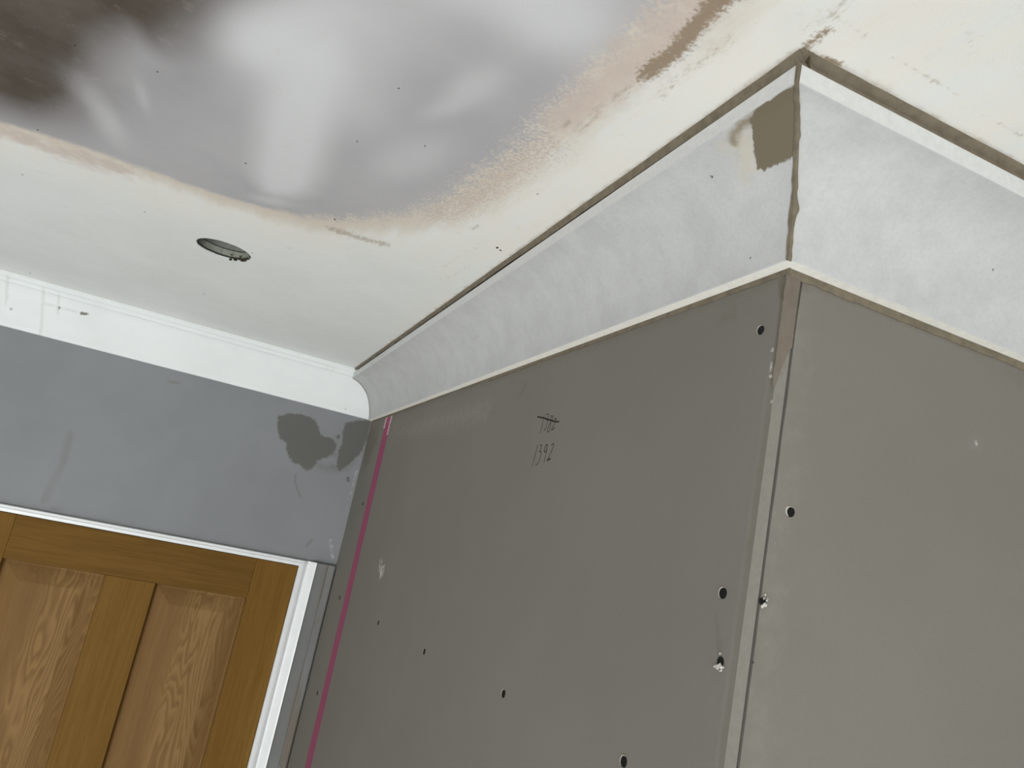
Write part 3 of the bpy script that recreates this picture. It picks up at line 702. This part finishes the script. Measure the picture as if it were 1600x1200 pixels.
def mat_packer():
    n = N('grey_gloss_packer', 0.38, 0.45)
    st = n.noise(16, 5, 0.65, (3.0, 1, 0.22)); 
    col = n.mix(n.ramp(n.noise(9, 3, 0.5, (1, 1, 0.3)), 0.3, 0.7), lin((112, 113, 111)), lin((126, 127, 125)))
    sx = n.new('ShaderNodeSeparateXYZ'); n.link(n.tc, sx.inputs[0])
    f = n.math('MULTIPLY', n.ramp(st, 0.44, 0.58), n.ramp(sx.outputs[0], 0.440, 0.458))
    col = n.mix(n.math('MULTIPLY', f, 0.75), col, lin((112, 98, 80)))
    return n.done(col)
PK = [(0.0, 0.0), (0.0, 0.0150), (0.0285, 0.0150), (0.0300, 0.0136), (0.0318, 0.0150), (0.0460, 0.0150), (0.0492, 0.0138), (0.0498, 0.0)]
vs, fs = [], []; n = len(PK)
for u, y in PK: vs += [(-0.0524 + u + 0.477, -y, 0.0), (-0.0524 + u + 0.477, -y, DZ + 0.0155)]
for k in range(n - 1): fs.append((2 * k, 2 * k + 2, 2 * k + 3, 2 * k + 1))
fs.append(tuple(2 * k + 1 for k in range(n))); fs.append(tuple(2 * k for k in range(n))[::-1])
o = mesh_obj('packer_strip', vs, fs, mat_packer(), arch); o['label'] = 'grey scuffed strip between white moulding and plasterboard'

# ------------------------------------------------------------------ pencil numbers on the left board
def pen(name, strokes, label, off, rad=0.00055):
    bm = bmesh.new()
    for stx, rr in strokes:
        pts = [Vector((-0.0002, *on_left(off[0] + x / 10, off[1] + y / 10))) for x, y in stx]
        dense = []
        for i in range(len(pts) - 1):
            p0, p1, p2, p3 = pts[max(i - 1, 0)], pts[i], pts[i + 1], pts[min(i + 2, len(pts) - 1)]
            for k in range(6):
                t = k / 6; dense.append(0.5 * ((2 * p1) + (p2 - p0) * t + (2 * p0 - 5 * p1 + 4 * p2 - p3) * t * t + (3 * p1 - p0 - 3 * p2 + p3) * t ** 3))
        dense.append(pts[-1]); prev = None
        for i, p in enumerate(dense):
            d = (dense[min(i + 1, len(dense) - 1)] - dense[max(i - 1, 0)]); d.x = 0
            if d.length < 1e-9: d = Vector((0, 0, 1))
            d.normalize(); nrm = Vector((0, -d.z, d.y)) * rad * rr
            ringv = [bm.verts.new(p + nrm), bm.verts.new(p + Vector((-0.0002, 0, 0))), bm.verts.new(p - nrm), bm.verts.new(p + Vector((0.0002, 0, 0)))]
            if prev:
                for q in range(4): bm.faces.new((prev[q], prev[(q + 1) % 4], ringv[(q + 1) % 4], ringv[q]))
            else: bm.faces.new(ringv)
            prev = ringv
        bm.faces.new(prev[::-1])
    o = bm_obj(name, bm, M_PEN, wl); o['label'] = label
pen('pencil_number', [([(505, 285), (490, 360), (445, 570)], 1), ([(535, 280), (560, 266), (572, 285), (560, 330), (540, 360), (556, 372), (548, 430), (525, 500), (500, 528)], 1),
    ([(632, 300), (612, 300), (612, 345), (608, 400), (600, 470), (585, 530), (568, 550), (556, 530), (566, 480), (598, 410), (632, 350), (640, 315), (632, 300)], 1.1),
    ([(664, 352), (684, 338), (690, 356), (670, 410), (618, 518), (672, 484)], 1.15), ([(400, 312), (455, 324), (510, 336), (600, 366), (680, 388), (738, 388)], 2.0)], 'pencilled 1382 crossed out with a heavy stroke', (800, 620))
pen('pencil_number', [([(405, 750), (370, 885), (315, 1095)], 1.1), ([(440, 765), (466, 752), (455, 800), (428, 858), (452, 852), (458, 880), (440, 950), (415, 1020), (388, 1062), (374, 1056)], 1.1),
    ([(545, 745), (525, 770), (505, 845), (518, 865), (540, 830), (556, 765), (545, 745)], 1.3), ([(550, 800), (532, 895), (500, 1020)], 1.1), ([(612, 758), (652, 732), (646, 780), (612, 860), (550, 998)], 1.15), ([(548, 1000), (575, 980), (602, 968)], 2.0)], 'pencilled 1392 below the crossed out number', (800, 620))

# ------------------------------------------------------------------ magenta joint tape
tape = bpy.data.objects.new('joint_tape', None); COL.objects.link(tape)
yA, zA = on_left(607.5, 655); yB, zB = on_left(480.5, 1200)
tape.location = (0, yA, H - 0.125)
tag(tape, 'narrow magenta tape running down the plasterboard beside the inner corner', 'tape')
def tape_strip(name, w0, w1, mat, x, zt_, zb_, seed, jag):
    vs, fs = [], []
    n = 90
    for k in range(n + 1):
        z = zt_ + (zb_ - zt_) * k / n; yc = yA + (yB - yA) * (zA - z) / (zA - zB)
        vs += [(x, yc + w0 + jag * (vnoise(k * 0.7, seed) - 0.5) - yA, z - (H - 0.125)), (x, yc + w1 + jag * (vnoise(k * 0.7, seed + 5) - 0.5) - yA, z - (H - 0.125))]
    for k in range(n): fs.append((2 * k, 2 * k + 2, 2 * k + 3, 2 * k + 1))
    o = mesh_obj(name, vs, fs, mat, tape); m = o.modifiers.new('thick', 'SOLIDIFY'); m.thickness = 0.0003
    return o
tape_strip('tape_strip', -0.030, 0.026, M_PINK, -0.0003, H - 0.128, 0.2, 2, 0.004)
o = tape_strip('tape_wrinkle', -0.036, -0.020, M_PINKL, -0.0007, H - 0.126, H - 0.175, 31, 0.012); o['label'] = 'pale pink wrinkled fold at the tape top'
o = tape_strip('tape_wrinkle', 0.018, 0.034, M_PINKL, -0.0007, H - 0.126, H - 0.155, 41, 0.012); o['label'] = 'pale pink wrinkled fold at the tape top'

# ------------------------------------------------------------------ drywall screws
def make_screw(face, u, v, r, label, torn=None, rim=True, seed=1):
    p = on(u, v, 0, 0) if face == 'L' else on(u, v, 1, -L)
    root = bpy.data.objects.new('drywall_screw', None); COL.objects.link(root); root.location = p
    tag(root, label, 'screw', 'black screws driven into the plasterboard')
    if face == 'L': root.rotation_euler = (0, 0, -math.pi / 2)      # local -y looks out of the board
    n = 28; vs, fs = [], []
    # bugle head, its cross recess sunk
    def cr(a): 
        c = abs(math.cos(a)); s = abs(math.sin(a)); return 1.0
    for rr, yy in ((1.0, 0.0002), (0.98, -0.0004), (0.86, -0.0006), (0.5, -0.0006)):
        for k in range(n): a = 2 * math.pi * k / n; vs.append((r * rr * math.cos(a), yy, r * rr * math.sin(a)))
    for k in range(n):
        a = 2 * math.pi * (k + 0.0) / n; c = 0.5 if (k % 7) in (0, 1, 6) else 0.2
        vs.append((r * c * 0.96 * math.cos(a), -0.0003, r * c * 0.96 * math.sin(a)))
    for q in range(4):
        for k in range(n): k2 = (k + 1) % n; fs.append((q * n + k, q * n + k2, q * n + n + k2, q * n + n + k))
    fs.append(tuple(4 * n + k for k in range(n)))
    mesh_obj('screw_head', vs, fs, M_BLACK, root)
    if rim:
        vs, fs = [], []; m = 30
        for k in range(m + 1):
            a = math.radians(70 + 170 * k / m); t = 0.24 * r * math.sin(math.pi * k / m) * (0.7 + 0.6 * vnoise(k * .9, seed))
            for rr, yy in ((0.94 * r, -0.0007), (0.98 * r + t * 0.6, -0.0009), (1.0 * r + t, 0.0)): vs.append((rr * math.cos(a), yy, rr * math.sin(a)))
        for k in range(m):
            for q in (0, 1): fs.append((3 * k + q, 3 * k + q + 1, 3 * k + q + 4, 3 * k + q + 3))
        o = mesh_obj('paper_rim', vs, fs, M_TORNG if torn is None else M_TORN, root); o['label'] = 'pale torn paper round the screw head'
    if torn:
        bm = bmesh.new(); rng = random.Random(seed)
        for k in range(torn):
            a = rng.uniform(0, 6.28); d = rng.uniform(0.7, 1.9) * r; s = rng.uniform(0.12, 0.36) * r
            if rng.random() < 0.5: a = math.radians(-70 + rng.uniform(-40, 40)); d = rng.uniform(0.6, 1.7) * r; s *= 1.3
            c = Vector((d * math.cos(a), -0.0006, d * math.sin(a)))
            q = [bm.verts.new(c + Vector((s * rng.uniform(.5, 1.4) * math.cos(t + a), -rng.uniform(0.0002, 0.0016), s * rng.uniform(.5, 1.6) * math.sin(t + a)))) for t in (0, 1.3, 2.5, 3.9, 5.1)]
            bm.faces.new(q)
            b = bm.verts.new(c + Vector((0, 0.0008, 0)))
            for i in range(5): bm.faces.new((q[i], b, q[(i + 1) % 5]))
        o = bm_obj('torn_plaster', bm, M_TORN, root); o['label'] = 'white crumbs of plaster broken out round the screw'
    return root
SCREWS = [
 ('L', 1189, 516, .0042, 'black screw high on the left board, just under the cove at the outer corner', None, True),
 ('L', 1130, 927, .0046, 'black screw on the left board right beside the corner joint, above the torn one', None, True),
 ('L', 1126, 1034, .0040, 'screw in broken white plaster on the left board beside the corner joint', 13, False),
 ('L', 787, 1084, .0050, 'black screw in the lower middle of the left board, right of a smaller one', None, True),
 ('L', 663, 1018, .0050, 'black screw in the left board between the magenta tape and mid board', None, True),
 ('L', 591, 973, .0050, 'black screw just right of the magenta tape on the left board', None, True),
 ('L', 975, 1190, .0050, 'black screw low on the left board at the bottom edge of the photo', None, True),
 ('L', 567, 787, .0055, 'topmost black screw left of the magenta tape near the inner corner', None, False),
 ('L', 531, 934, .0055, 'black screw left of the magenta tape, a little below the top corner of the architrave', None, False),
 ('L', 496, 1083, .0055, 'lowest black screw left of the magenta tape beside the architrave', None, False),
 ('R', 1235, 800, .0042, 'black screw on the right board, highest one beside the corner groove', None, True),
 ('R', 1191, 940, .0030, 'screw in chipped white plaster on the right board touching the corner groove', 14, False)]
for i, s in enumerate(SCREWS): make_screw(*s, seed=i + 3)
